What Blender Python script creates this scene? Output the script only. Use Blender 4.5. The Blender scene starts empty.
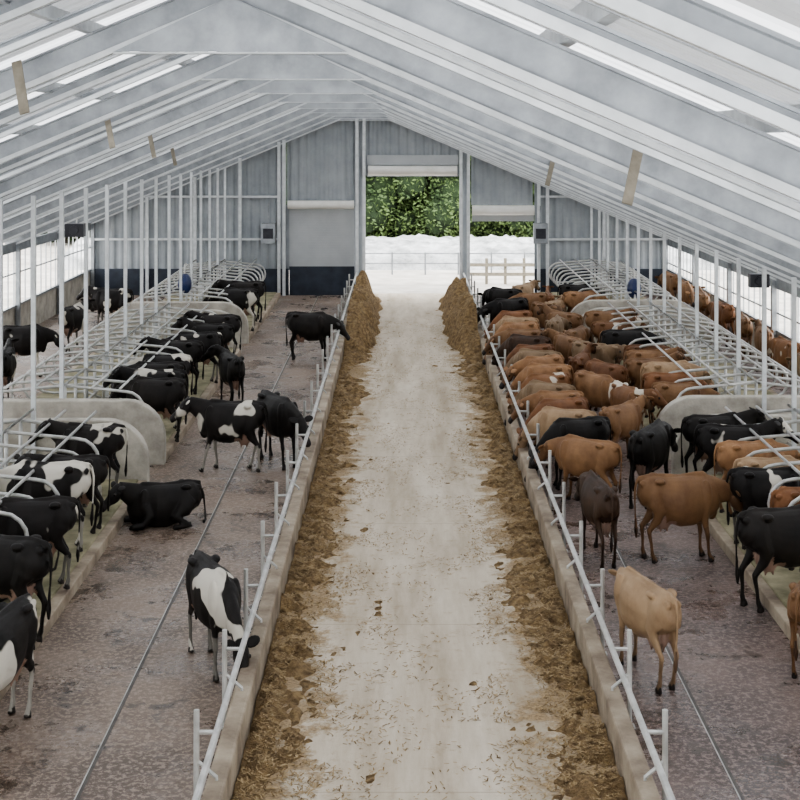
import bpy, math, random
from mathutils import Vector, Matrix, noise, kdtree
random.seed(7)
R=random.Random(11)
C=bpy.context.scene.collection
try:
    bpy.context.scene.view_settings.view_transform='AgX'
    bpy.context.scene.view_settings.look='AgX - Medium High Contrast'
except Exception as e: print(e)

# ------------------------------------------------------------------ materials
def newmat(name):
    m=bpy.data.materials.new(name); m.use_nodes=True
    nt=m.node_tree; b=nt.nodes['Principled BSDF']
    return m,nt,b
def N(nt,t,**k):
    n=nt.nodes.new(t)
    for a,v in k.items(): setattr(n,a,v)
    return n
def L(nt,a,b): nt.links.new(a,b)
def ramp(nt,fac,stops):
    r=N(nt,'ShaderNodeValToRGB'); e=r.color_ramp.elements
    while len(e)<len(stops): e.new(.5)
    for i,(p,c) in enumerate(stops):
        e[i].position=p; e[i].color=(*c,1) if len(c)==3 else c
    L(nt,fac,r.inputs[0]); return r.outputs[0]
def noise_n(nt,scale,detail=6,rough=.6,vec=None):
    n=N(nt,'ShaderNodeTexNoise'); n.inputs['Scale'].default_value=scale
    n.inputs['Detail'].default_value=detail; n.inputs['Roughness'].default_value=rough
    if vec is None: vec=N(nt,'ShaderNodeTexCoord').outputs['Object']
    L(nt,vec,n.inputs['Vector']); return n.outputs['Fac']
def mapping(nt,scale=(1,1,1)):
    m=N(nt,'ShaderNodeMapping'); m.inputs['Scale'].default_value=scale
    L(nt,N(nt,'ShaderNodeTexCoord').outputs['Object'],m.inputs['Vector']); return m.outputs[0]
def bump(nt,b,h,strength=.3,dist=.05):
    n=N(nt,'ShaderNodeBump'); n.inputs['Strength'].default_value=strength; n.inputs['Distance'].default_value=dist
    L(nt,h,n.inputs['Height']); L(nt,n.outputs[0],b.inputs['Normal'])
def mixc(nt,f,a,b_):
    m=N(nt,'ShaderNodeMix',data_type='RGBA')
    for s,v in ((m.inputs[0],f),(m.inputs[6],a),(m.inputs[7],b_)):
        if isinstance(v,(tuple,list)): s.default_value=(*v,1)
        elif isinstance(v,(int,float)): s.default_value=v
        else: L(nt,v,s)
    return m.outputs[2]
def mathn(nt,op,a,b_=0.0):
    m=N(nt,'ShaderNodeMath',operation=op)
    for i,v in enumerate((a,b_)):
        if isinstance(v,(int,float)): m.inputs[i].default_value=v
        else: L(nt,v,m.inputs[i])
    return m.outputs[0]

def simple(name,c1,c2,scale=3,rough=.6,metal=0,bs=.1,bd=.02,lo=.35,hi=.65):
    m,nt,b=newmat(name); f=noise_n(nt,scale)
    L(nt,ramp(nt,f,[(lo,c1),(hi,c2)]),b.inputs['Base Color'])
    b.inputs['Roughness'].default_value=rough; b.inputs['Metallic'].default_value=metal
    if bs: bump(nt,b,noise_n(nt,scale*8),bs,bd)
    return m
M_galv=simple('galvanised_steel',(.225,.24,.255),(.35,.37,.39),3,.36,.7,0)
M_galv_w=simple('galvanised_pale',(.52,.545,.56),(.66,.685,.70),4,.42,.3,0)
M_purl=simple('purlin_steel',(.38,.395,.41),(.52,.54,.55),5,.36,.5,0)
M_rail=simple('rail_zinc',(.40,.40,.385),(.58,.58,.565),4,.4,.4,0)
M_conc=simple('concrete_cast',(.30,.28,.24),(.50,.47,.41),2.5,.85,0,.3)
M_concw=simple('concrete_dirty',(.17,.13,.095),(.40,.34,.26),1.6,.8,0,.4)
M_cladw=simple('wall_cladding_grey',(.27,.295,.315),(.35,.375,.395),1,.5,.2,0)
M_roller=simple('roller_door_grey',(.38,.395,.41),(.44,.46,.47),1,.5,.1,0)
M_white=simple('white_drum',(.66,.65,.61),(.76,.75,.72),2,.5,0,0)
M_navy=simple('navy_panel',(.012,.018,.03),(.03,.04,.06),2,.5,0,0)
M_blue=simple('blue_plastic',(.006,.015,.06),(.015,.03,.11),5,.35,0,0)
M_black=simple('black_plastic',(.01,.012,.02),(.03,.03,.04),5,.4,0,0)
M_groove=simple('drain_dark',(.05,.045,.04),(.10,.09,.08),5,.5,0,0)
M_timber=simple('weathered_bracket',(.24,.215,.17),(.36,.325,.26),5,.8,0,.2)
M_bed=simple('stall_bedding',(.15,.14,.08),(.33,.30,.20),2,.9,0,.4)
M_straw=simple('feed_straw',(.12,.070,.030),(.40,.275,.135),9,.95,0,1,.06,.32,.66)
M_blade=simple('straw_blade',(.21,.14,.065),(.46,.345,.195),9,.9,0,0)
M_ground=simple('yard_gravel',(.40,.37,.33),(.62,.59,.54),.9,.95,0,.3)
M_sheet=simple('white_sheet',(.24,.25,.25),(.66,.67,.68),1.1,.6,0,.5,.15)
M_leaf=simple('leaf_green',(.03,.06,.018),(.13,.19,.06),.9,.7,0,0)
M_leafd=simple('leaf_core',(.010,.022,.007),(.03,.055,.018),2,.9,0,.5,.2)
M_bark=simple('bark',(.05,.04,.03),(.10,.08,.06),4,.9,0,.4)
M_eye,nt,b=newmat('cow_eye'); b.inputs['Base Color'].default_value=(.01,.007,.005,1); b.inputs['Roughness'].default_value=.15

M_roof,nt,b=newmat('roof_sheet')
f=noise_n(nt,1.2)
L(nt,ramp(nt,f,[(.3,(.38,.40,.42)),(.7,(.48,.50,.52))]),b.inputs['Base Color'])
b.inputs['Roughness'].default_value=.42; b.inputs['Metallic'].default_value=.35
tr=N(nt,'ShaderNodeBsdfTranslucent'); tr.inputs['Color'].default_value=(.95,.97,1,1)
mx=N(nt,'ShaderNodeMixShader')
sx=N(nt,'ShaderNodeSeparateXYZ'); L(nt,N(nt,'ShaderNodeTexCoord').outputs['Object'],sx.inputs[0])
md=mathn(nt,'FRACT',mathn(nt,'MULTIPLY',mathn(nt,'ADD',sx.outputs[1],.6),1/2.9))
st=mathn(nt,'LESS_THAN',md,.34)
L(nt,mathn(nt,'ADD',mathn(nt,'MULTIPLY',st,.36),.10),mx.inputs[0])
L(nt,b.outputs[0],mx.inputs[1]); L(nt,tr.outputs[0],mx.inputs[2])
L(nt,mx.outputs[0],nt.nodes['Material Output'].inputs[0])

M_alley,nt,b=newmat('feed_alley_concrete')
n1=noise_n(nt,.9,8,.65,mapping(nt,(1.8,.22,1))); n2=noise_n(nt,3.5,9,.75)
base=mixc(nt,ramp(nt,n1,[(.35,(0,0,0)),(.65,(1,1,1))]),(.38,.32,.24),(.58,.52,.43))
sp=ramp(nt,n2,[(.55,(0,0,0)),(.68,(1,1,1))])
base=mixc(nt,mathn(nt,'MULTIPLY',sp,.5),base,(.31,.23,.14))
sx=N(nt,'ShaderNodeSeparateXYZ'); L(nt,N(nt,'ShaderNodeTexCoord').outputs['Object'],sx.inputs[0])
j=mathn(nt,'LESS_THAN',mathn(nt,'FRACT',mathn(nt,'MULTIPLY',sx.outputs[1],1/5.2)),.006)
base=mixc(nt,mathn(nt,'MULTIPLY',j,.35),base,(.25,.21,.16))
ax=mathn(nt,'ABSOLUTE',mathn(nt,'SUBTRACT',sx.outputs[0],.27))
edge=mathn(nt,'MULTIPLY',mathn(nt,'SUBTRACT',ax,.95),.26)
cr=noise_n(nt,1.5,12,.80)
mk=ramp(nt,mathn(nt,'ADD',cr,edge),[(.545,(0,0,0)),(.64,(1,1,1))])
base=mixc(nt,mathn(nt,'MULTIPLY',mk,.85),base,ramp(nt,noise_n(nt,26,4),[(.35,(.15,.095,.045)),(.65,(.40,.285,.15))]))
L(nt,base,b.inputs['Base Color']); b.inputs['Roughness'].default_value=.85
bump(nt,b,cr,.25,.03)

def wet(name,dry,dark,warm):
    m,nt,b=newmat(name)
    a=noise_n(nt,.45,9,.7); c=noise_n(nt,14,5,.8)
    col=mixc(nt,ramp(nt,a,[(.42,(0,0,0)),(.58,(1,1,1))]),dark,dry)
    col=mixc(nt,mathn(nt,'MULTIPLY',ramp(nt,c,[(.50,(0,0,0)),(.56,(1,1,1))]),.85),col,warm)
    c2=noise_n(nt,1.6,9,.75)
    dk=ramp(nt,c2,[(.55,(0,0,0)),(.60,(1,1,1))])
    col=mixc(nt,mathn(nt,'MULTIPLY',dk,.8),col,(.04,.027,.018))
    L(nt,col,b.inputs['Base Color'])
    rr=N(nt,'ShaderNodeMapRange'); rr.inputs[1].default_value=.46; rr.inputs[2].default_value=.62
    rr.inputs[3].default_value=.50; rr.inputs[4].default_value=.09
    rn=noise_n(nt,.8,8,.68); L(nt,rn,rr.inputs[0]); L(nt,rr.outputs[0],b.inputs['Roughness'])
    b.inputs['Specular IOR Level'].default_value=.6
    bump(nt,b,c,.28,.018)
    return m
M_wetL=wet('wet_floor_left',(.20,.15,.118),(.095,.068,.053),(.33,.265,.215))
M_wetR=wet('wet_floor_right',(.17,.123,.108),(.07,.050,.046),(.28,.22,.195))

# ------------------------------------------------------------------ mesh builder
class MB:
    def __init__(s,name,mats): s.n=name; s.m=mats; s.v=[]; s.f=[]; s.i=[]
    def add(s,vs,fs,mi=0):
        o=len(s.v); s.v+= [tuple(v) for v in vs]; s.f+=[tuple(a+o for a in f) for f in fs]; s.i+=[mi]*len(fs)
    def box(s,a,b_,mi=0):
        x0,y0,z0=a; x1,y1,z1=b_
        s.add([(x0,y0,z0),(x1,y0,z0),(x1,y1,z0),(x0,y1,z0),(x0,y0,z1),(x1,y0,z1),(x1,y1,z1),(x0,y1,z1)],
              [(0,3,2,1),(4,5,6,7),(0,1,5,4),(1,2,6,5),(2,3,7,6),(3,0,4,7)],mi)
    def beam(s,p,q,w,h,mi=0,up=Vector((0,0,1))):
        p=Vector(p);q=Vector(q);d=(q-p).normalized(); sd=d.cross(up).normalized()*w/2; u=sd.cross(d).normalized()*h/2
        vs=[p-sd-u,p+sd-u,p+sd+u,p-sd+u,q-sd-u,q+sd-u,q+sd+u,q-sd+u]
        s.add(vs,[(0,1,2,3),(7,6,5,4),(0,4,5,1),(1,5,6,2),(2,6,7,3),(3,7,4,0)],mi)
    def tube(s,pts,r,n=8,mi=0):
        pts=[Vector(p) for p in pts]; vs=[];fs=[]; ref=None
        for i,p in enumerate(pts):
            d=(pts[min(i+1,len(pts)-1)]-pts[max(i-1,0)]).normalized()
            if ref is None: ref=d.orthogonal().normalized()
            ref=(ref-d*ref.dot(d)).normalized(); o=d.cross(ref)
            for k in range(n):
                a=2*math.pi*k/n; vs.append(p+ref*math.cos(a)*r+o*math.sin(a)*r)
        for i in range(len(pts)-1):
            for k in range(n):
                fs.append((i*n+k,i*n+(k+1)%n,(i+1)*n+(k+1)%n,(i+1)*n+k))
        fs.append(tuple(range(n))[::-1]); fs.append(tuple((len(pts)-1)*n+k for k in range(n)))
        s.add(vs,fs,mi)
    def obj(s,smooth=False,parent=None,bev=0):
        me=bpy.data.meshes.new(s.n); me.from_pydata(s.v,[],s.f)
        for m in s.m: me.materials.append(m)
        me.polygons.foreach_set('material_index',s.i)
        if smooth: me.polygons.foreach_set('use_smooth',[True]*len(s.f))
        me.update(); o=bpy.data.objects.new(s.n,me); C.objects.link(o)
        if parent: o.parent=parent
        if bev:
            b=o.modifiers.new('bevel','BEVEL'); b.width=bev; b.segments=2; b.limit_method='ANGLE'
        return o

# ------------------------------------------------------------------ layout constants (metres)
Y0,YE=.6,60.0
XL,XR=-12.5,10.6
RX=-1.54
def zr(x,y):
    m=.43 if x>RX else .42
    return 8.04-.0135*(y-13.5)-m*abs(x-RX)

def slab(name,x0,x1,y0,y1,z,mat,th=.1):
    b=MB(name,[mat]); b.box((x0,y0,z-th),(x1,y1,z)); return b.obj()
slab('floor',-1.76,2.31,-6,YE+.6,0,M_alley)
slab('floor_cow_alley_left',XL,-1.94,-6,YE,-.002,M_wetL)
slab('floor_cow_alley_right',2.49,XR,-6,YE,-.002,M_wetR)
g=MB('ground_yard',[M_ground]); g.box((-60,YE+.6,-.12),(60,160,-.01)); g.box((-60,-6,-.12),(XL-.2,YE+.6,-.01)); g.box((XR+.2,-6,-.12),(60,YE+.6,-.01)); g.obj()
for nm,x in (('drain_channel',-3.36),('drain_channel',3.5)):
    b=MB(nm,[M_groove,M_rail]); b.box((x-.018,-6,-.004),(x+.018,YE-.4,.003)); b.box((x-.032,-6,-.004),(x-.02,YE-.4,.005),1); b.obj()

def feed_fence(xw0,xw1,sgn):
    b=MB('feed_fence_wall',[M_concw]); b.box((xw0,-6,-.05),(xw1,YE-.3,.42)); b.obj(bev=.03)
    f=MB('feed_fence',[M_rail]); xr=(xw0+xw1)/2; xp=xr+sgn*.2
    f.tube([(xr,-4,.9),(xr,YE-.4,.9)],.036,8)
    y=3.2
    while y<YE-.5:
        f.tube([(xp,y,-.05),(xp,y,1.12)],.03,8)
        f.tube([(xp,y,.9),(xr,y,.9)],.024,6)
        f.tube([(xp,y,.62),(xr,y,.45),(xr,y,.40)],.02,6)
        f.box((xp-.06,y-.06,-.005),(xp+.06,y+.06,.02))
        y+=2.35
    f.obj(smooth=False)
feed_fence(-1.96,-1.76,-1); feed_fence(2.31,2.51,1)

# ------------------------------------------------------------------ feed (straw) strips
def feedstrip(name,xk,dirn):
    b=MB(name,[M_straw,M_blade]); nx=30; W=1.7
    ys=[1+i*.10 for i in range(int((YE-2)/.10))]
    vs=[];fs=[]
    def h(u,y):
        e=.60+.55*noise.noise(Vector((dirn*3.1,y*.30,0)))+.34*noise.noise(Vector((dirn*5,y*1.3,3)))+.26*noise.noise(Vector((dirn*5+u,y*4,3)))
        far=max(0,min(1,(y-43)/5)); far=far*far*(3-2*far)
        e=e*(1-far)+.90*far+ .2*far*noise.noise(Vector((1,y*.8,3)))
        t=max(0,1-u/max(.12,e))
        base=.12*min(1,t*2.2)*(.5+1.3*noise.noise(Vector((u*4,y*2.2,dirn*7)))) 
        pile=far*1.15*math.sin(min(1,t*1.25)*math.pi/2)*(.85+.4*noise.noise(Vector((u*2,y*.9,dirn))))
        if y>YE-4: pile*=max(0,(YE-1.2-y)/2.8)
        clump=max(0,noise.noise(Vector((u*3.2+dirn*9,y*2.4,1)))+.6*noise.noise(Vector((u*9,y*7,2)))-.16-.13*u)*.09
        return max(clump,0)+base+pile+(.04*noise.noise(Vector((u*11,y*9,dirn)))+.03*noise.noise(Vector((u*25,y*21,dirn))))*(t>0)-.012-(.02 if t<=0 else 0)
    for y in ys:
        for i in range(nx+1):
            u=W*i/nx; vs.append((xk+dirn*u,y,h(u,y) if i<nx else -.03))
    for j in range(len(ys)-1):
        for i in range(nx):
            a=j*(nx+1)+i; q=(a,a+1,a+nx+2,a+nx+1)
            fs.append(q if dirn>0 else q[::-1])
    b.add(vs,fs,0)
    for k in range(44000):
        y=2+R.random()**1.2*50; u=min(2.0,abs(R.gauss(0,.65)) if R.random()<.8 else R.random()*2.0)
        if noise.noise(Vector((u*1.6,y*.9,dirn*2)))+.5*noise.noise(Vector((u*5,y*3,dirn*2)))<-.05 and u>.3: continue
        z=max(0,h(min(u,W-.06),y))+.006+R.random()*.012
        a=R.random()*math.pi; l=R.uniform(.015,.07); w=.006
        c=Vector((xk+dirn*(u+.02),y,z)); d=Vector((math.cos(a),math.sin(a),R.uniform(-.15,.3)))*l
        s_=Vector((-math.sin(a),math.cos(a),0))*w
        if (c.x-abs(d.x)<-1.74) or (c.x+abs(d.x)>2.29): continue
        b.add([c-s_,c+s_,c+d+s_,c+d-s_],[(0,1,2,3)],1 if k%4 else 0)
    o=b.obj(); 
    for p in o.data.polygons[:len(fs)]: p.use_smooth=True
feedstrip('straw_feed_row',-1.75,1); feedstrip('straw_feed_row',2.30,-1)

# ------------------------------------------------------------------ roof
def roofside(name,x0,x1):
    b=MB(name,[M_roof]); vs=[];fs=[]; y=Y0-6; rows=[]
    prof=[(0,0),(.10,0),(.13,.035),(.18,.035),(.21,0)]
    while y<YE+.5:
        for dy,dz in prof: rows.append((y+dy,dz))
        y+=.25
    for yy,dz in rows:
        for x in (x0,x1): vs.append((x,yy,zr(x,yy)+.42+dz))
    for i in range(len(rows)-1): fs.append((2*i,2*i+1,2*i+3,2*i+2))
    b.add(vs,fs); return b.obj()
roofside('ceiling_roof_sheets_right',RX,XR+.5); roofside('ceiling_roof_sheets_left',XL-.5,RX)
pb=MB('roof_purlins',[M_purl])
def purlin(x):
    ya,yb=Y0-5,YE
    pb.beam((x,ya,zr(x,ya)+.345),(x,yb,zr(x,yb)+.345),.02,.13)
    pb.beam((x+.03,ya,zr(x,ya)+.285),(x+.03,yb,zr(x,yb)+.285),.07,.012)
x=RX+.25
while x<XR: purlin(x); x+=1.05
x=RX-.25
while x>XL: purlin(x); x-=1.05
pb.obj()
def rafter(b,y,dep,z0,w,mi=0,fl=1):  # paler lower flanges, darker webs: light and shade put into the steel colour
    for xa,xb in ((RX,XR+.3),(RX,XL-.3)):
        za=zr(xa,y)+z0; zb=zr(xb,y)+z0
        up=Vector((0,0,1))
        b.beam((xa,y,za+dep/2),(xb,y,zb+dep/2),.014,dep,mi,up)
        b.beam((xa,y-w*.5,za+.008),(xb,y-w*.5,zb+.008),w,.016,fl,up)
        b.beam((xa,y-w,za+.03),(xb,y-w,zb+.03),.01,.05,fl,up)
        b.beam((xa,y-w*.5,za+dep),(xb,y-w*.5,zb+dep),w,.016,mi,up)
y=13.5-5.8
while y<YE:
    b=MB('roof_frame',[M_galv,M_galv_w]); rafter(b,y,.26,0,.11)
    if y>9:
        z=zr(RX,y); yy=y-.14
        b.add([(RX-1.04,yy,z-.43),(RX+1.04,yy,z-.43),(RX,yy,z+.06),(RX-1.04,yy+.01,z-.43),(RX+1.04,yy+.01,z-.43),(RX,yy+.01,z+.06)],
                  [(0,1,2),(5,4,3),(0,3,4,1),(1,4,5,2),(2,5,3,0)],0)
        b.box((RX-1.04,y-.16,z-.45),(RX+1.04,y-.02,z-.435),1)
    for xc in (XL+.1,XR-.1):
        b.box((xc-.07,y-.08,-.02),(xc+.07,y+.08,zr(xc,y)+.1),0)
    b.obj(); y+=5.8
b=MB('roof_secondary_rafters',[M_galv,M_galv_w]); y=4.8
while y<YE:
    rafter(b,y,.14,.14,.07); y+=5.8
y=6.3
while y<YE:
    rafter(b,y,.10,.17,.05,0); y+=2.9
b.obj()
b=MB('roof_bracket',[M_timber])
for (x,y,w) in ((-3.3,13.0,.085),(-4.1,21,.08),(-4.6,27.5,.08),(1.98,13.0,.09),(2.45,25,.08),(-5.2,34,.08)):
    z=zr(x,y); s=1 if x>0 else -1
    b.beam((x-.06*(-s),y+.03,z+.20),(x-.07*s,y-.2,z-.25),w,.02,0,Vector((0,-1,0)))
b.obj()

# ------------------------------------------------------------------ gable end wall
def corr(b,x0,x1,zf,y,mi=0,step=.085):
    x=x0; vs=[];fs=[];i=0
    while x<x1+1e-4:
        d=.045 if (i%4)<2 else 0
        z0,z1=zf(x); vs+=[(x,y+d,z0),(x,y+d,z1)]; x+=step;i+=1
    for j in range(i-1): fs.append((2*j,2*j+2,2*j+3,2*j+1))
    b.add(vs,fs,mi)
top=lambda x: zr(x,YE)+.4
b=MB('wall_back',[M_cladw,M_navy,M_conc])
corr(b,XL,-4.65,lambda x:(1.0,top(x)),YE)
corr(b,-4.65,-1.5,lambda x:(3.55,top(x)),YE)
corr(b,-1.95,-1.5,lambda x:(0,3.6),YE)
corr(b,-1.5,2.25,lambda x:(4.78,top(x)),YE)
corr(b,2.25,2.72,lambda x:(0,top(x)),YE)
corr(b,2.72,5.25,lambda x:(3.6,top(x)),YE)
corr(b,5.25,XR,lambda x:(1.0,top(x)),YE)
b.box((XL,YE-.08,-.05),(-4.57,YE+.1,1.05),1); b.box((5.25,YE-.08,-.05),(XR,YE+.1,1.05),1)
b.box((-4.75,YE,1.0),(-4.5,YE+.05,3.6),0)
b.obj()
b=MB('door_1',[M_roller,M_white,M_navy])
b.box((-4.55,YE-.04,1.15),(-1.95,YE-.02,3.5))
z=1.15
while z<3.45:
    b.box((-4.55,YE-.055,z),(-1.95,YE-.04,z+.085)); z+=.1
b.tube([(-4.6,YE-.2,3.62),(-1.96,YE-.2,3.62)],.17,16,1)
b.box((-4.55,YE-.07,-.02),(-1.95,YE+.02,1.15),2); b.obj()
b=MB('door_2',[M_roller,M_white,M_galv])
b.tube([(-1.4,YE-.2,4.98),(2.15,YE-.2,4.98)],.2,16,1)
b.box((-1.45,YE-.1,5.2),(2.2,YE-.02,5.6),0); b.box((-1.45,YE-.05,4.74),(2.2,YE+.02,4.82),2); b.obj()
b=MB('door_3',[M_roller,M_white,M_galv])
b.tube([(2.75,YE-.2,3.4),(5.22,YE-.2,3.4)],.2,16,1); b.box((2.75,YE-.06,2.95),(5.22,YE-.03,3.4),0); b.obj()
b=MB('gable_columns',[M_galv_w])
for x in (-1.56,-1.84,2.30,2.6,-4.75,-4.95,5.4,5.75,-8.3,8.0,-6.5,-10.2):
    b.box((x-.06,YE-.3,-.02),(x+.06,YE-.16,zr(x,YE)+.15))
for z in (2.2,3.9): 
    b.box((XL+.05,YE-.16,z),(-4.9,YE-.06,z+.08)); b.box((5.4,YE-.16,z),(XR-.05 if z<3 else 7.8,YE-.06,z+.08))
b.obj()
for x in (-5.35,5.45):
    b=MB('fan_control_box',[M_galv,M_black]); b.box((x-.28,YE-.62,2.1),(x+.28,YE-.31,2.9)); b.box((x-.2,YE-.64,2.3),(x+.2,YE-.62,2.7),1)
    b.tube([(x,YE-.45,2.9),(x,YE-.45,3.6)],.03,8); b.obj(bev=.02)

# ------------------------------------------------------------------ side walls
def side(name,x):
    s=1 if x>0 else -1
    b=MB(name,[M_conc,M_galv_w,M_galv])
    b.box((min(x,x+s*.15),-6,-.05),(max(x,x+s*.15),YE,.95),0)
    y=-5
    while y<YE:
        b.box((x+s*.03-.02,y-.02,.9),(x+s*.03+.02,y+.02,zr(x,y)+.1),1); y+=.72
    b.box((x-.04,-6,.98),(x+.06,YE,1.05),2)
    b.beam((x,-5,zr(x,-5)-.05),(x,YE,zr(x,YE)-.05),.1,.3,2)
    b.beam((x,-5,zr(x,-5)-.9),(x,YE,zr(x,YE)-.9),.04,.04,2)
    b.obj()
side('wall_left',XL); side('wall_right',XR)

# ------------------------------------------------------------------ stalls
def stalls(xin,xm,xout,gaps,s):
    b=MB('stall_platform',[M_concw,M_bed])
    segs=[]; a=-4
    for g0,g1 in gaps: segs.append((a,g0)); a=g1
    segs.append((a,YE-.5))
    for y0,y1 in segs:
        if y1-y0<.5: continue
        x0,x1=sorted((xin,xout)); b.box((x0,y0+.15,-.05),(x1,y1-.15,.17),0); 
        b.box((x0+.16,y0+.2,.15),(x1-.16,y1-.2,.20),1)
    b.obj(bev=.02)
    d=MB('cubicle_stall_dividers',[M_rail])
    for y0,y1 in segs:
        y=y0+.45
        while y<y1-.3:
            for xe in (xin,xout):
                t=1 if xe>xm else -1; Lx=abs(xe-xm)-.5
                P=[(xm,y,1.50),(xm+t*(Lx-.4),y,1.38)]
                for k in range(1,8):
                    a=math.pi/2-math.pi*k/8
                    P.append((xm+t*(Lx-.4+.38*math.cos(a)),y,1.0+.38*math.sin(a)))
                P+=[(xm+t*(Lx-.5),y,.62),(xm+t*.45,y,.66),(xm+t*.05,y,.5)]
                d.tube(P,.032,7)
            d.tube([(xm,y,.19),(xm,y,1.54)],.035,7)
            y+=1.0
        for fx,z in ((0,1.53),(.28,1.5),(.55,1.48)):
            for xe in (xin,xout):
                xx=xm+(xe-xm)*fx; d.tube([(xx,y0+.2,z),(xx,y1-.2,z)],.026,7)
        d.tube([(xm,y0+.2,.8),(xm,y1-.2,.8)],.026,7)
    d.obj(smooth=True)
    p=MB('barn_posts',[M_galv_w]); y=14.3
    while y<YE-1:
        p.box((xm-.04,y-.04,.19),(xm+.04,y+.04,zr(xm,y)+.02)); y+=2.35
    p.obj()
    for g0,g1 in gaps:
        for yy in (g0,g1):
            w=MB('crossover_end_wall',[M_conc]); H=1.3; r=.8
            x0,x1=sorted((xin,xout)); prof=[(x0,-.02)]
            for k in range(9):
                a=math.pi-math.pi/2*k/8; prof.append((x0+r+r*math.cos(a),H-r+r*math.sin(a)))
            for k in range(9):
                a=math.pi/2-math.pi/2*k/8; prof.append((x1-r+r*math.cos(a),H-r+r*math.sin(a)))
            prof.append((x1,-.02)); n=len(prof)
            ya,yb=yy-.14,yy+.14
            vs=[(q[0],ya,q[1]) for q in prof]+[(q[0],yb,q[1]) for q in prof]
            fs=[tuple(range(n)),tuple(range(2*n-1,n-1,-1))]+[(i,i+n,(i+1)%n+n,(i+1)%n) for i in range(n)]
            w.add(vs,fs); w.obj(bev=.03)
gapsL=[(28.6,30.6),(45.0,47.0)]; gapsR=[(29.0,31.0),(45.5,47.5)]
stalls(-4.85,-7.0,-9.15,gapsL,-1); stalls(5.2,7.4,9.35,gapsR,1)

for x,y,z in ((-7.0,48.4,1.75),(7.4,48.4,1.6)):
    b=MB('cow_brush',[M_blue,M_rail]); vs=[];fs=[];n=16;mm=10
    for i in range(mm+1):
        a=math.pi*i/mm
        for k in range(n):
            t=2*math.pi*k/n; rr=(.21+.02*(k%2))*math.sin(a)
            vs.append((x+rr*math.cos(t),y-.1+rr*math.sin(t)-.2,z-.33*math.cos(a)))
    for i in range(mm):
        for k in range(n): fs.append((i*n+k,i*n+(k+1)%n,(i+1)*n+(k+1)%n,(i+1)*n+k))
    b.add(vs,fs); b.tube([(x,y-.3,z+.25),(x,y-.3,z+.6),(x,y,z+.6)],.03,8,1); b.obj()
for x,y,z in ((-7.0,32.2,4.65),(7.4,31.4,3.66)):
    b=MB('loudspeaker',[M_black,M_rail]); b.box((x-.2,y-.3,z-.14),(x+.2,y-.06,z+.14)); b.tube([(x,y-.3,z),(x,y-.34,z)],.1,12); b.tube([(x,y-.1,z+.1),(x,y,z+.25)],.02,6,1); b.obj(bev=.02)

# ------------------------------------------------------------------ outside
b=MB('silage_clamp',[M_sheet]); vs=[];fs=[];nx,ny=200,22
for j in range(ny+1):
    for i in range(nx+1):
        x=-16+40*i/nx; y=70+9*j/ny; t=max(0,math.sin(math.pi*j/ny))
        vs.append((x,y,-.05+t**.4*(1.15+.12*noise.noise(Vector((x*.35,y*.2,0)))+.18*noise.noise(Vector((x*1.4,y,4)))+.15*noise.noise(Vector((x*4,y*3,4))))))
for j in range(ny):
    for i in range(nx): a=j*(nx+1)+i; fs.append((a,a+1,a+nx+2,a+nx+1))
b.add(vs,fs); b.obj(smooth=False)
b=MB('timber_rail_fence',[M_timber])
for i in range(5): b.box((2.7+i*.8,64,-.02),(2.82+i*.8,64.12,1.1))
for z in (.35,.75): b.box((2.6,63.95,z),(6.1,64.0,z+.14))
b.obj()
b=MB('yard_rail_fence',[M_galv])
for i in range(12): b.tube([(-8+i*1.5,68,-.02),(-8+i*1.5,68,1.0)],.04,6)
for z in (.5,.95): b.tube([(-8.1,68,z),(8.6,68,z)],.035,6)
b.obj()
def tree_mesh():
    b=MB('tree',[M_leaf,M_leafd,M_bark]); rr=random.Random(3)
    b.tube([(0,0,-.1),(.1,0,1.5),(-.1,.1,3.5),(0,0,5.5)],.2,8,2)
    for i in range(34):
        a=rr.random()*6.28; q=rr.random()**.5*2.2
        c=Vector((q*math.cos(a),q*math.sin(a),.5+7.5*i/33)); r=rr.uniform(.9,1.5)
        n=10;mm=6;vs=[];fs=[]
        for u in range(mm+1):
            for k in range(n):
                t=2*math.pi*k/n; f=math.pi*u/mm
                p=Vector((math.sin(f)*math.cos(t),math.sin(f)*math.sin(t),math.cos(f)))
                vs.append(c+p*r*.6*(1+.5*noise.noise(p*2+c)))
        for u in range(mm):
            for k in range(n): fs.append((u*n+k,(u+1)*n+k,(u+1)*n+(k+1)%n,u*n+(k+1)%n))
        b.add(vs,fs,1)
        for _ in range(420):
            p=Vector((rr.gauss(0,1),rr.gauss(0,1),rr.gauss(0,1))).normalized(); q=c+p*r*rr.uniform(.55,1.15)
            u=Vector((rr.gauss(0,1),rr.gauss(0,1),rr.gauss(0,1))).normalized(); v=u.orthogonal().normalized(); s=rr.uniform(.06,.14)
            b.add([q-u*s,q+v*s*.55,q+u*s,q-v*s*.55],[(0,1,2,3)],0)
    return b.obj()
t0=tree_mesh(); first=True
for i in range(34):
    o=t0 if first else bpy.data.objects.new('tree',t0.data)
    if not first: C.objects.link(o)
    first=False
    o.location=(-19+i*1.35+R.uniform(-.3,.3),(85.5,88.5,91.5)[i%3]+R.uniform(-.5,.5),-.02); o.rotation_euler=(0,0,R.random()*6); s=R.uniform(.95,1.2); o.scale=(s,s,s)

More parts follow.
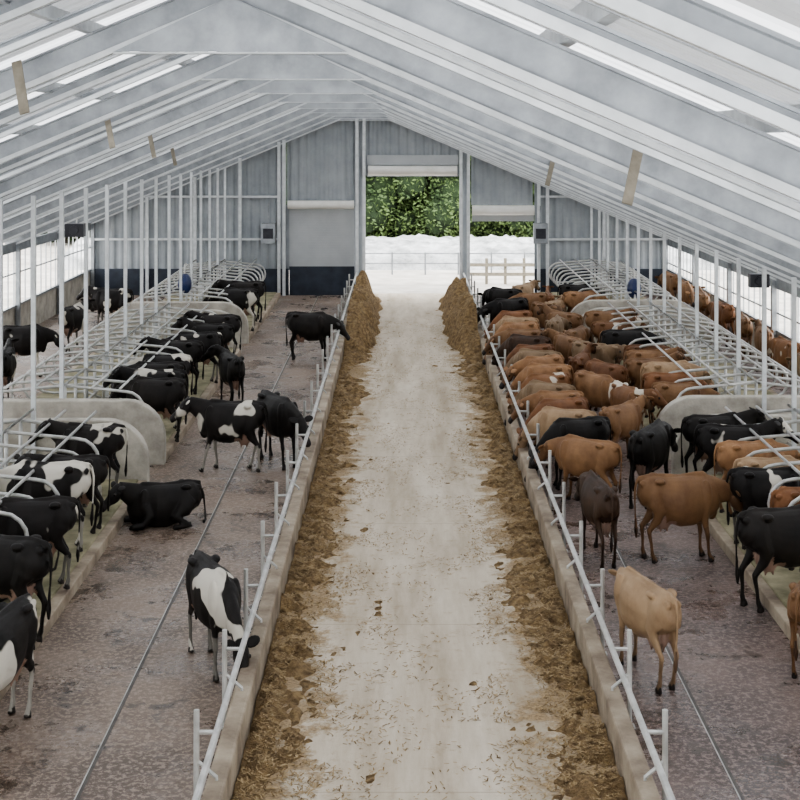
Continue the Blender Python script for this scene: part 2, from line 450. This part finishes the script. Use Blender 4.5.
# ------------------------------------------------------------------ cows
def loft(V,F,T,rings,tag,mode='y',n=18,ex=1.0):
    o=len(V); P=[Vector(r[0]) for r in rings]; m=len(P)
    for i,(p,a,bb) in enumerate(rings):
        p=P[i]; d=(P[min(i+1,m-1)]-P[max(i-1,0)]).normalized()
        if mode=='y': sd=Vector((0,1,0)); sd=(sd-d*sd.dot(d)).normalized()
        else: sd=Vector((0,0,1)).cross(d).normalized()
        u=d.cross(sd).normalized()
        for k in range(n):
            t=2*math.pi*k/n; c,s=math.cos(t),math.sin(t)
            c=math.copysign(abs(c)**ex,c); s=math.copysign(abs(s)**ex,s)
            V.append(p+sd*a*c+u*bb*s); T.append(tag)
    for i in range(m-1):
        for k in range(n): F.append((o+i*n+k,o+i*n+(k+1)%n,o+(i+1)*n+(k+1)%n,o+(i+1)*n+k))
    V.append(P[0]); T.append(tag); V.append(P[-1]); T.append(tag); c0=len(V)-2
    for k in range(n):
        F.append((c0,o+(k+1)%n,o+k)); F.append((c0+1,o+(m-1)*n+k,o+(m-1)*n+(k+1)%n))
def ell(V,F,T,c,r,tag,n=12,m=8,rot=None):
    o=len(V); c=Vector(c)
    for i in range(m+1):
        f=math.pi*i/m
        for k in range(n):
            t=2*math.pi*k/n; q=Vector((math.sin(f)*math.cos(t)*r[0],math.sin(f)*math.sin(t)*r[1],math.cos(f)*r[2]))
            if rot: q=rot@q
            V.append(c+q); T.append(tag)
    for i in range(m):
        for k in range(n): F.append((o+i*n+k,o+(i+1)*n+k,o+(i+1)*n+(k+1)%n,o+i*n+(k+1)%n))
# tags: 0 coat, 1 muzzle, 2 udder, 3 hoof, 4 tail tuft, 5 lower leg, 6 face
def cow_mesh(name,head='level',turn=0,steps=(0,0,0,0),lying=False):
    V=[];F=[];T=[]
    dz=-.60 if lying else 0
    wx=1.1 if lying else 1
    tr=[(-.90,1.18,.07,.09),(-.865,1.17,.15,.17),(-.78,1.13,.215,.245),(-.62,1.10,.25,.28),(-.45,1.055,.265,.31),(-.25,.99,.32,.375),(0,.955,.36,.41),(.25,.965,.34,.405),(.42,.985,.275,.38),(.56,1.0,.235,.36),(.70,1.02,.195,.31),(.80,1.04,.15,.24),(.86,1.06,.08,.14)]
    loft(V,F,T,[((x,0,z+dz),a*wx,h) for x,z,a,h in tr],0,n=24,ex=.88)
    for s in (-1,1):
        ell(V,F,T,(-.50,s*.22,1.315+dz),(.12,.075,.05),0)
        ell(V,F,T,(-.84,s*.105,1.26+dz),(.08,.05,.055),0)
        ell(V,F,T,(-.60,s*.19,1.06+dz),(.20,.09,.22),0)
        ell(V,F,T,(.52,s*.19,1.06+dz),(.14,.085,.27),0)
    loft(V,F,T,[((-.92,0,1.33+dz),.03,.035),((-.6,0,1.38+dz),.035,.03),((0,0,1.35+dz),.04,.03),((.35,0,1.375+dz),.05,.045),((.52,0,1.38+dz),.045,.05),((.65,0,1.32+dz),.03,.04)],0,n=10)
    ell(V,F,T,(.72,0,.80+dz),(.13,.085,.17),0)
    if head=='level': pts=[(.56,1.11),(.82,1.22),(1.0,1.30),(1.13,1.36)]; hd=Vector((.80,0,-.58))
    elif head=='up': pts=[(.56,1.13),(.80,1.27),(.95,1.38),(1.06,1.46)]; hd=Vector((.86,0,-.48))
    elif head=='low': pts=[(.56,1.09),(.84,1.10),(1.04,1.08),(1.18,1.06)]; hd=Vector((.68,0,-.72))
    else: pts=[(.56,1.05),(.84,.94),(1.05,.79),(1.19,.67)]; hd=Vector((.50,0,-.86))
    rad=[(.17,.29),(.12,.22),(.095,.17),(.09,.135)]
    rings=[]
    for i,((x,z),(a,h)) in enumerate(zip(pts,rad)):
        an=turn*(i/3)*.6; px=.56+(x-.56)*math.cos(an); py=(x-.56)*math.sin(an)
        rings.append(((px,py,z+dz),a,h))
    loft(V,F,T,rings,0,'auto')
    cs,sn=math.cos(turn),math.sin(turn); hd=Vector((hd.x*cs,hd.x*sn,hd.z)).normalized()
    p0=Vector(rings[-1][0]); sd=Vector((0,0,1)).cross(hd).normalized(); up=hd.cross(sd)
    hr=[(-.07,.055,.06,0.03),(-.02,.10,.10,.015),(.07,.122,.135,-.015),(.16,.13,.145,-.028),(.24,.105,.125,-.025),(.32,.074,.096,-.012),(.41,.066,.082,-.005),(.48,.08,.08,0),(.55,.086,.072,0),(.59,.055,.045,0)]
    o=len(V)
    loft(V,F,T,[(p0+hd*t+up*of,a,h) for t,a,h,of in hr],6,'auto',ex=.85)
    for i in range(o,len(V)):
        if (V[i]-p0).dot(hd)>.46: T[i]=1
    if not lying:
        for k,s in ((0,1),(1,-1)):
            st=steps[k]; y=s*.165
            J=[(.50,s*.18,.98,.09,.16,0),(.47,s*.18,.80,.078,.12,0),(.49,y,.64,.058,.078,0),(.515,y,.49,.044,.052,5),(.53,y,.41,.05,.055,5),(.525,y,.34,.034,.040,5),(.525,y,.19,.030,.036,5),(.53,y,.125,.041,.046,5),(.55,y,.085,.037,.044,5),(.56,y,.06,.048,.062,3),(.575,y,0,.058,.08,3)]
            loft(V,F,T,[((x+st*max(0,(.8-z))/.8,yy,z),a,h) for x,yy,z,a,h,t in J],5,'y',12)
            m=len(J)*12+2
            for i in range(len(V)-m,len(V)):
                z=V[i].z; T[i]=3 if z<.07 else (5 if z<.5 else 0)
        for k,s in ((2,1),(3,-1)):
            st=steps[k]; y=s*.16
            J=[(-.62,s*.15,1.14,.11,.20,0),(-.58,s*.185,.97,.105,.20,0),(-.50,s*.20,.83,.085,.155,0),(-.57,s*.185,.69,.06,.095,0),(-.68,s*.17,.58,.042,.06,0),(-.745,y,.51,.042,.060,5),(-.735,y,.43,.036,.046,5),(-.71,y,.31,.032,.038,5),(-.70,y,.19,.032,.037,5),(-.69,y,.125,.042,.047,5),(-.67,y,.085,.038,.046,5),(-.66,y,.06,.048,.062,3),(-.645,y,0,.058,.08,3)]
            loft(V,F,T,[((x+st*max(0,(.85-z))/.85,yy,z),a,h) for x,yy,z,a,h,t in J],5,'y',12)
            m=len(J)*12+2
            for i in range(len(V)-m,len(V)):
                z=V[i].z; T[i]=3 if z<.07 else (5 if z<.5 else 0)
        for s in (-1,1): ell(V,F,T,(-.38,s*.055,.67),(.19,.105,.16),2)
        for sx_ in (-.45,-.30):
            for s in (-1,1): loft(V,F,T,[((sx_,s*.07,.55),.03,.03),((sx_,s*.075,.47),.02,.02)],2,'y',8)
        tail=[((-.86,0,1.33),.04,.04),((-.94,0,1.29),.034,.034),((-.985,.0,1.15),.028,.028),((-.985,.01,.95),.022,.022),((-.97,.02,.75),.021,.021),((-.96,.02,.60),.03,.03),((-.95,.02,.48),.045,.045),((-.95,.02,.36),.022,.022)]
    else:
        for s in (-1,1):
            loft(V,F,T,[((.48,s*.2,.42),.12,.17),((.42,s*.3,.22),.09,.11),((.60,s*.34,.09),.06,.07),((.84,s*.33,.07),.055,.06),((.9,s*.31,.06),.045,.05),((.74,s*.27,.05),.04,.04),((.6,s*.25,.05),.045,.05)],5,'y',12)
            loft(V,F,T,[((-.58,s*.2,.5),.13,.22),((-.42,s*.34,.34),.13,.18),((-.20,s*.42,.20),.09,.12),((-.42,s*.46,.09),.06,.07),((-.58,s*.45,.07),.05,.055),((-.3,s*.5,.05),.042,.045),((-.10,s*.52,.045),.05,.05)],5,'y',12)
        tail=[((-.88,0,.70),.035,.04),((-.98,.03,.5),.03,.03),((-1.0,.08,.25),.025,.025),((-.98,.2,.06),.03,.03),((-.9,.3,.05),.045,.04)]
    o=len(V); loft(V,F,T,tail,0,'y',10)
    for i in range(o,len(V)):
        if V[i].z<.6+ (dz*.9): T[i]=4
    me=bpy.data.meshes.new(name+'_src'); me.from_pydata([tuple(v) for v in V],[],F); me.update()
    ob=bpy.data.objects.new('tmp',me); C.objects.link(ob)
    r=ob.modifiers.new('r','REMESH'); r.mode='VOXEL'; r.voxel_size=.019; r.use_smooth_shade=True
    s_=ob.modifiers.new('s','SMOOTH'); s_.factor=.5; s_.iterations=4
    dg=bpy.context.evaluated_depsgraph_get(); dg.update()
    em=bpy.data.meshes.new_from_object(ob.evaluated_get(dg))
    bpy.data.objects.remove(ob)
    kd=kdtree.KDTree(len(V))
    for i,v in enumerate(V): kd.insert(v,i)
    kd.balance()
    nv=[v.co.copy() for v in em.vertices]; nf=[tuple(p.vertices) for p in em.polygons]
    tg=[T[kd.find(v)[1]] for v in nv]; mi=[0]*len(nf)
    V2=[];F2=[];T2=[]
    for s in (-1,1):
        ed=(sd*s*.95-hd*.22).normalized(); bx=ed.cross(up).normalized(); bz=bx.cross(ed)
        rot=Matrix((ed,bx,bz)).transposed()
        ell(V2,F2,T2,p0+sd*s*.20+up*.05,(.135,.072,.024),0,rot=rot)
    ne=len(F2)
    for s in (-1,1):
        ell(V2,F2,T2,p0+hd*.17+sd*s*.116+up*.035,(.028,.028,.028),0)
        ell(V2,F2,T2,p0+hd*.56+sd*s*.045+up*.03,(.016,.016,.016),0)
    o=len(nv); nv+=V2; tg+=T2; nf+=[tuple(a+o for a in f) for f in F2]; mi+=[0]*ne+[1]*(len(F2)-ne)
    out=bpy.data.meshes.new(name); out.from_pydata([tuple(v) for v in nv],[],nf)
    out.materials.append(None); out.materials.append(M_eye)
    out.polygons.foreach_set('material_index',mi); out.polygons.foreach_set('use_smooth',[True]*len(nf))
    a=out.attributes.new('part','FLOAT_COLOR','POINT'); b2=out.attributes.new('leg','FLOAT_COLOR','POINT')
    for i,t in enumerate(tg):
        a.data[i].color=(t==1,t==2,1.0 if t in(3,) else 0,1); b2.data[i].color=(t==5,t==6,t==4,1)
    out.update(); return out
CM={}
CM['stand']=cow_mesh('cow_stand','level',0,(.06,-.05,-.06,.08))
CM['walk']=cow_mesh('cow_walk','level',.25,(.20,-.14,-.12,.18))
CM['turn']=cow_mesh('cow_turn','level',.85,(.03,0,.05,-.04))
CM['turnr']=cow_mesh('cow_turnr','low',-.8,(-.03,.06,.0,.08))
CM['low']=cow_mesh('cow_low','low',0,(.0,.08,-.08,.05))
CM['up']=cow_mesh('cow_up','up',-.3,(.05,-.02,.02,-.08))
CM['feed']=cow_mesh('cow_feed','down',0,(.1,-.04,.05,-.06))
CM['lie']=cow_mesh('cow_lie','level',.3,lying=True)

def cow_mat(name,c1,c2,white,thr,legdark,scale=1.1,muz=(.02,.016,.016),facewhite=0,vr=.55):
    m,nt,b=newmat(name)
    oi=N(nt,'ShaderNodeObjectInfo'); tc=N(nt,'ShaderNodeTexCoord')
    va=N(nt,'ShaderNodeVectorMath',operation='ADD'); L(nt,tc.outputs['Object'],va.inputs[0])
    cb=N(nt,'ShaderNodeCombineXYZ'); r=mathn(nt,'MULTIPLY',oi.outputs['Random'],57)
    for i in range(3): L(nt,r,cb.inputs[i])
    L(nt,cb.outputs[0],va.inputs[1])
    f=noise_n(nt,2.2,6,.65,va.outputs[0])
    col=ramp(nt,f,[(.35,c1),(.65,c2)])
    hs=N(nt,'ShaderNodeHueSaturation'); L(nt,col,hs.inputs['Color'])
    L(nt,mathn(nt,'ADD',mathn(nt,'MULTIPLY',oi.outputs['Random'],vr),1-vr*.5),hs.inputs['Value']); col=hs.outputs[0]
    at2=N(nt,'ShaderNodeAttribute',attribute_name='leg'); s2=N(nt,'ShaderNodeSeparateColor'); L(nt,at2.outputs['Color'],s2.inputs[0])
    if legdark: col=mixc(nt,mathn(nt,'MULTIPLY',mathn(nt,'ADD',s2.outputs[0],s2.outputs[1]),.5),col,legdark)
    if thr<1:
        p=noise_n(nt,scale,2.0,.45,va.outputs[0])
        k=ramp(nt,p,[(thr,(0,0,0)),(thr+.014,(1,1,1))])
        if facewhite: k=mathn(nt,'MAXIMUM',k,mathn(nt,'MULTIPLY',s2.outputs[0],facewhite))
        col=mixc(nt,k,col,white)
    col=mixc(nt,s2.outputs[2],col,legdark or (.05,.04,.035))
    at=N(nt,'ShaderNodeAttribute',attribute_name='part'); s1=N(nt,'ShaderNodeSeparateColor'); L(nt,at.outputs['Color'],s1.inputs[0])
    col=mixc(nt,s1.outputs[0],col,muz); col=mixc(nt,s1.outputs[1],col,(.26,.17,.13)); col=mixc(nt,s1.outputs[2],col,(.02,.016,.014))
    L(nt,col,b.inputs['Base Color']); b.inputs['Roughness'].default_value=.55
    b.inputs['Specular IOR Level'].default_value=.25
    bump(nt,b,noise_n(nt,40,3,.6,va.outputs[0]),.2,.012)
    return m
MB_=cow_mat('coat_black',(.0045,.0035,.003),(.013,.010,.008),(.5,.47,.42),1.2,(.008,.006,.005),1.3)
MBW=cow_mat('coat_black_white',(.005,.004,.0035),(.012,.009,.008),(.52,.49,.43),.55,(.008,.006,.005),1.2,facewhite=.5)
MBS=cow_mat('coat_black_small_white',(.005,.004,.0035),(.012,.009,.008),(.50,.47,.41),.59,(.008,.006,.005),1.5,facewhite=.25)
MJ=cow_mat('coat_jersey_tan',(.155,.08,.039),(.25,.14,.07),(.7,.6,.5),1.1,(.05,.027,.016))
MJ2=cow_mat('coat_jersey_fawn',(.20,.13,.075),(.30,.21,.13),(.7,.62,.52),1.1,(.10,.06,.036))
MJ3=cow_mat('coat_dark_brown',(.024,.013,.008),(.055,.029,.016),(.7,.62,.52),1.1,(.012,.008,.006))
MJ4=cow_mat('coat_red_white',(.15,.070,.030),(.22,.11,.052),(.55,.50,.42),.60,(.12,.055,.025),1.4)
MJ5=cow_mat('coat_red_brown',(.11,.048,.021),(.18,.082,.037),(.55,.50,.42),1.2,(.04,.02,.012),1.5)
MATS={'b':(MB_,'holstein_cow'),'w':(MBW,'holstein_cow'),'s':(MBS,'holstein_cow'),'j':(MJ,'jersey_cow'),'f':(MJ2,'jersey_cow'),'d':(MJ3,'jersey_cow'),'r':(MJ4,'jersey_cow'),'n':(MJ5,'jersey_cow')}
def cow(x,y,ang,pose,mt,sc=1.0,z=0):
    mat,nm=MATS[mt]
    o=bpy.data.objects.new(nm,CM[pose]); C.objects.link(o)
    o.material_slots[0].link='OBJECT'; o.material_slots[0].material=mat
    a=math.radians(ang); c,s=abs(math.cos(a)),abs(math.sin(a)); q=.74
    k=sc*(1.0 if nm=='holstein_cow' else .93)
    o.scale=(k*(q*c*c+s*s),k*(q*s*s+c*c),k); o.rotation_euler=(0,0,a); o.location=(x,y,z)
    return o
# --- left alley
cow(-2.42,19.2,-66,'feed','s',.95)
cow(-4.15,26.0,200,'lie','b',.92)
cow(-3.45,30.0,178,'walk','w',1.0)
cow(-2.55,30.6,-62,'low','b',1.0)
cow(-2.72,43.8,-15,'low','b',1.0)
cow(-4.62,17.0,-100,'turn','w')
cow(-5.25,19.6,160,'low','b',z=.2)
spec=[(20.8,'lie','s'),(21.8,'low','s'),(22.8,'lie','b'),(23.8,'low','w'),(24.8,'turn','b'),(25.8,'lie','s'),(27.2,'stand','s'),(31.9,'low','b'),(32.9,'stand','w'),(34.0,'turnr','b'),(35.1,'low','s'),(36.2,'lie','b'),(37.4,'stand','b'),(38.8,'low','s'),(40.4,'up','b'),(42.2,'stand','s'),(48.6,'low','s'),(50.4,'stand','b'),(52.5,'lie','b')]
for i,(y,p,m) in enumerate(spec):
    if p=='lie': cow(-5.9,y,180+R.uniform(-6,6),'lie',m,.95,.2)
    else: cow(-5.5+R.uniform(-.2,.3),y,180+R.uniform(-16,16),p,m,R.uniform(.90,1.0),.2)
cow(-4.2,36.6,110,'turn','b',.95)
for i,y in enumerate((31,33.8,37,41,45.5,50)):
    cow(-10.1+R.uniform(-.4,.5),y,R.choice([80,100,10,175]),R.choice(['stand','low']),'w' if i in(0,3) else 's')
# --- right alley
cow(3.12,24.0,97,'low','d',.98)
cow(3.05,18.9,108,'turnr','f',.95)
cow(4.40,23.9,5,'low','j',1.06)
cow(5.5,21.6,14,'low','b',1.03)
cow(4.55,27.6,62,'low','b',1.0)
cow(5.25,19.2,60,'turn','j',.92)
cow(5.3,17.2,75,'stand','f',.92)
feedy=[(27.3,'j'),(28.7,'b'),(29.9,'f'),(31.0,'n'),(32.1,'j'),(33.2,'f'),(34.3,'r'),(35.4,'j'),(36.5,'j'),(37.6,'f'),(38.8,'n'),(40,'d'),(41.2,'j'),(42.5,'j'),(43.9,'f'),(45.5,'n'),(47.3,'b')]
for i,(y,m) in enumerate(feedy):
    an=[-38,20,-20,25,8,-30,22,-8,30,-25,15,-25,5,25,-15,20,30][i]
    cow(3.28+R.uniform(-.1,.1),y,180+an,'feed' if i%4 else 'low',m,R.uniform(.92,1.0))
row=[(4.45,30.6,50,'j'),(4.85,32.4,-75,'r'),(4.4,34.0,-60,'j'),(4.8,35.6,120,'n'),(4.4,37.3,70,'n'),(4.9,38.6,-55,'f'),(4.4,40.1,110,'j'),(4.8,41.7,60,'j'),(4.4,43.5,75,'f'),(4.8,45.0,130,'j'),(4.4,46.8,-70,'j'),(4.9,48.3,60,'f'),(4.2,49.8,200,'j'),(3.4,51.0,150,'b'),(4.9,50.4,90,'n'),(4.2,52.6,60,'f')]
for i,(x,y,a,m) in enumerate(row): cow(x,y,a,['stand','turn','low','turnr','up'][i%5],m,R.uniform(.92,1))
for i,(y,m) in enumerate(((22.9,'n'),(23.9,'s'),(24.9,'f'),(25.9,'j'),(26.9,'s'),(28.0,'b'),(32,'j'),(33.1,'n'),(34.2,'f'),(35.3,'j'),(36.4,'j'),(37.6,'n'),(38.9,'b'),(40.3,'j'),(42,'r'),(43.6,'j'),(48.7,'j'),(50.5,'b'))):
    cow(6.0+R.uniform(-.2,.2),y,R.uniform(-17,17),['stand','low','turnr','low','up'][i%5],m,R.uniform(.90,1.0),.2)
for i,y in enumerate((31,34,36.5,39,41.5,44,47,50,53,56)):
    cow(9.98,y,R.choice([85,95,-90,100]),R.choice(['low','stand']),'jnfrjjnjjj'[i])

# ------------------------------------------------------------------ light
w=bpy.data.worlds.new('World'); bpy.context.scene.world=w; w.use_nodes=True
bg=w.node_tree.nodes['Background']; bg.inputs[0].default_value=(.985,.99,1,1); bg.inputs[1].default_value=5.0
sd_=bpy.data.lights.new('sun','SUN'); sd_.energy=2; sd_.angle=math.radians(20); sd_.color=(1,.96,.90)
so=bpy.data.objects.new('sun',sd_); C.objects.link(so); so.rotation_euler=(math.radians(30),math.radians(18),0)

cam=bpy.data.cameras.new('camera'); co=bpy.data.objects.new('camera',cam); C.objects.link(co)
cam.sensor_width=36; cam.lens=67.5; cam.shift_y=-.35; cam.shift_x=-.004
co.location=(0,0,7); co.rotation_euler=(math.radians(90),0,0); cam.clip_end=500
bpy.context.scene.camera=co
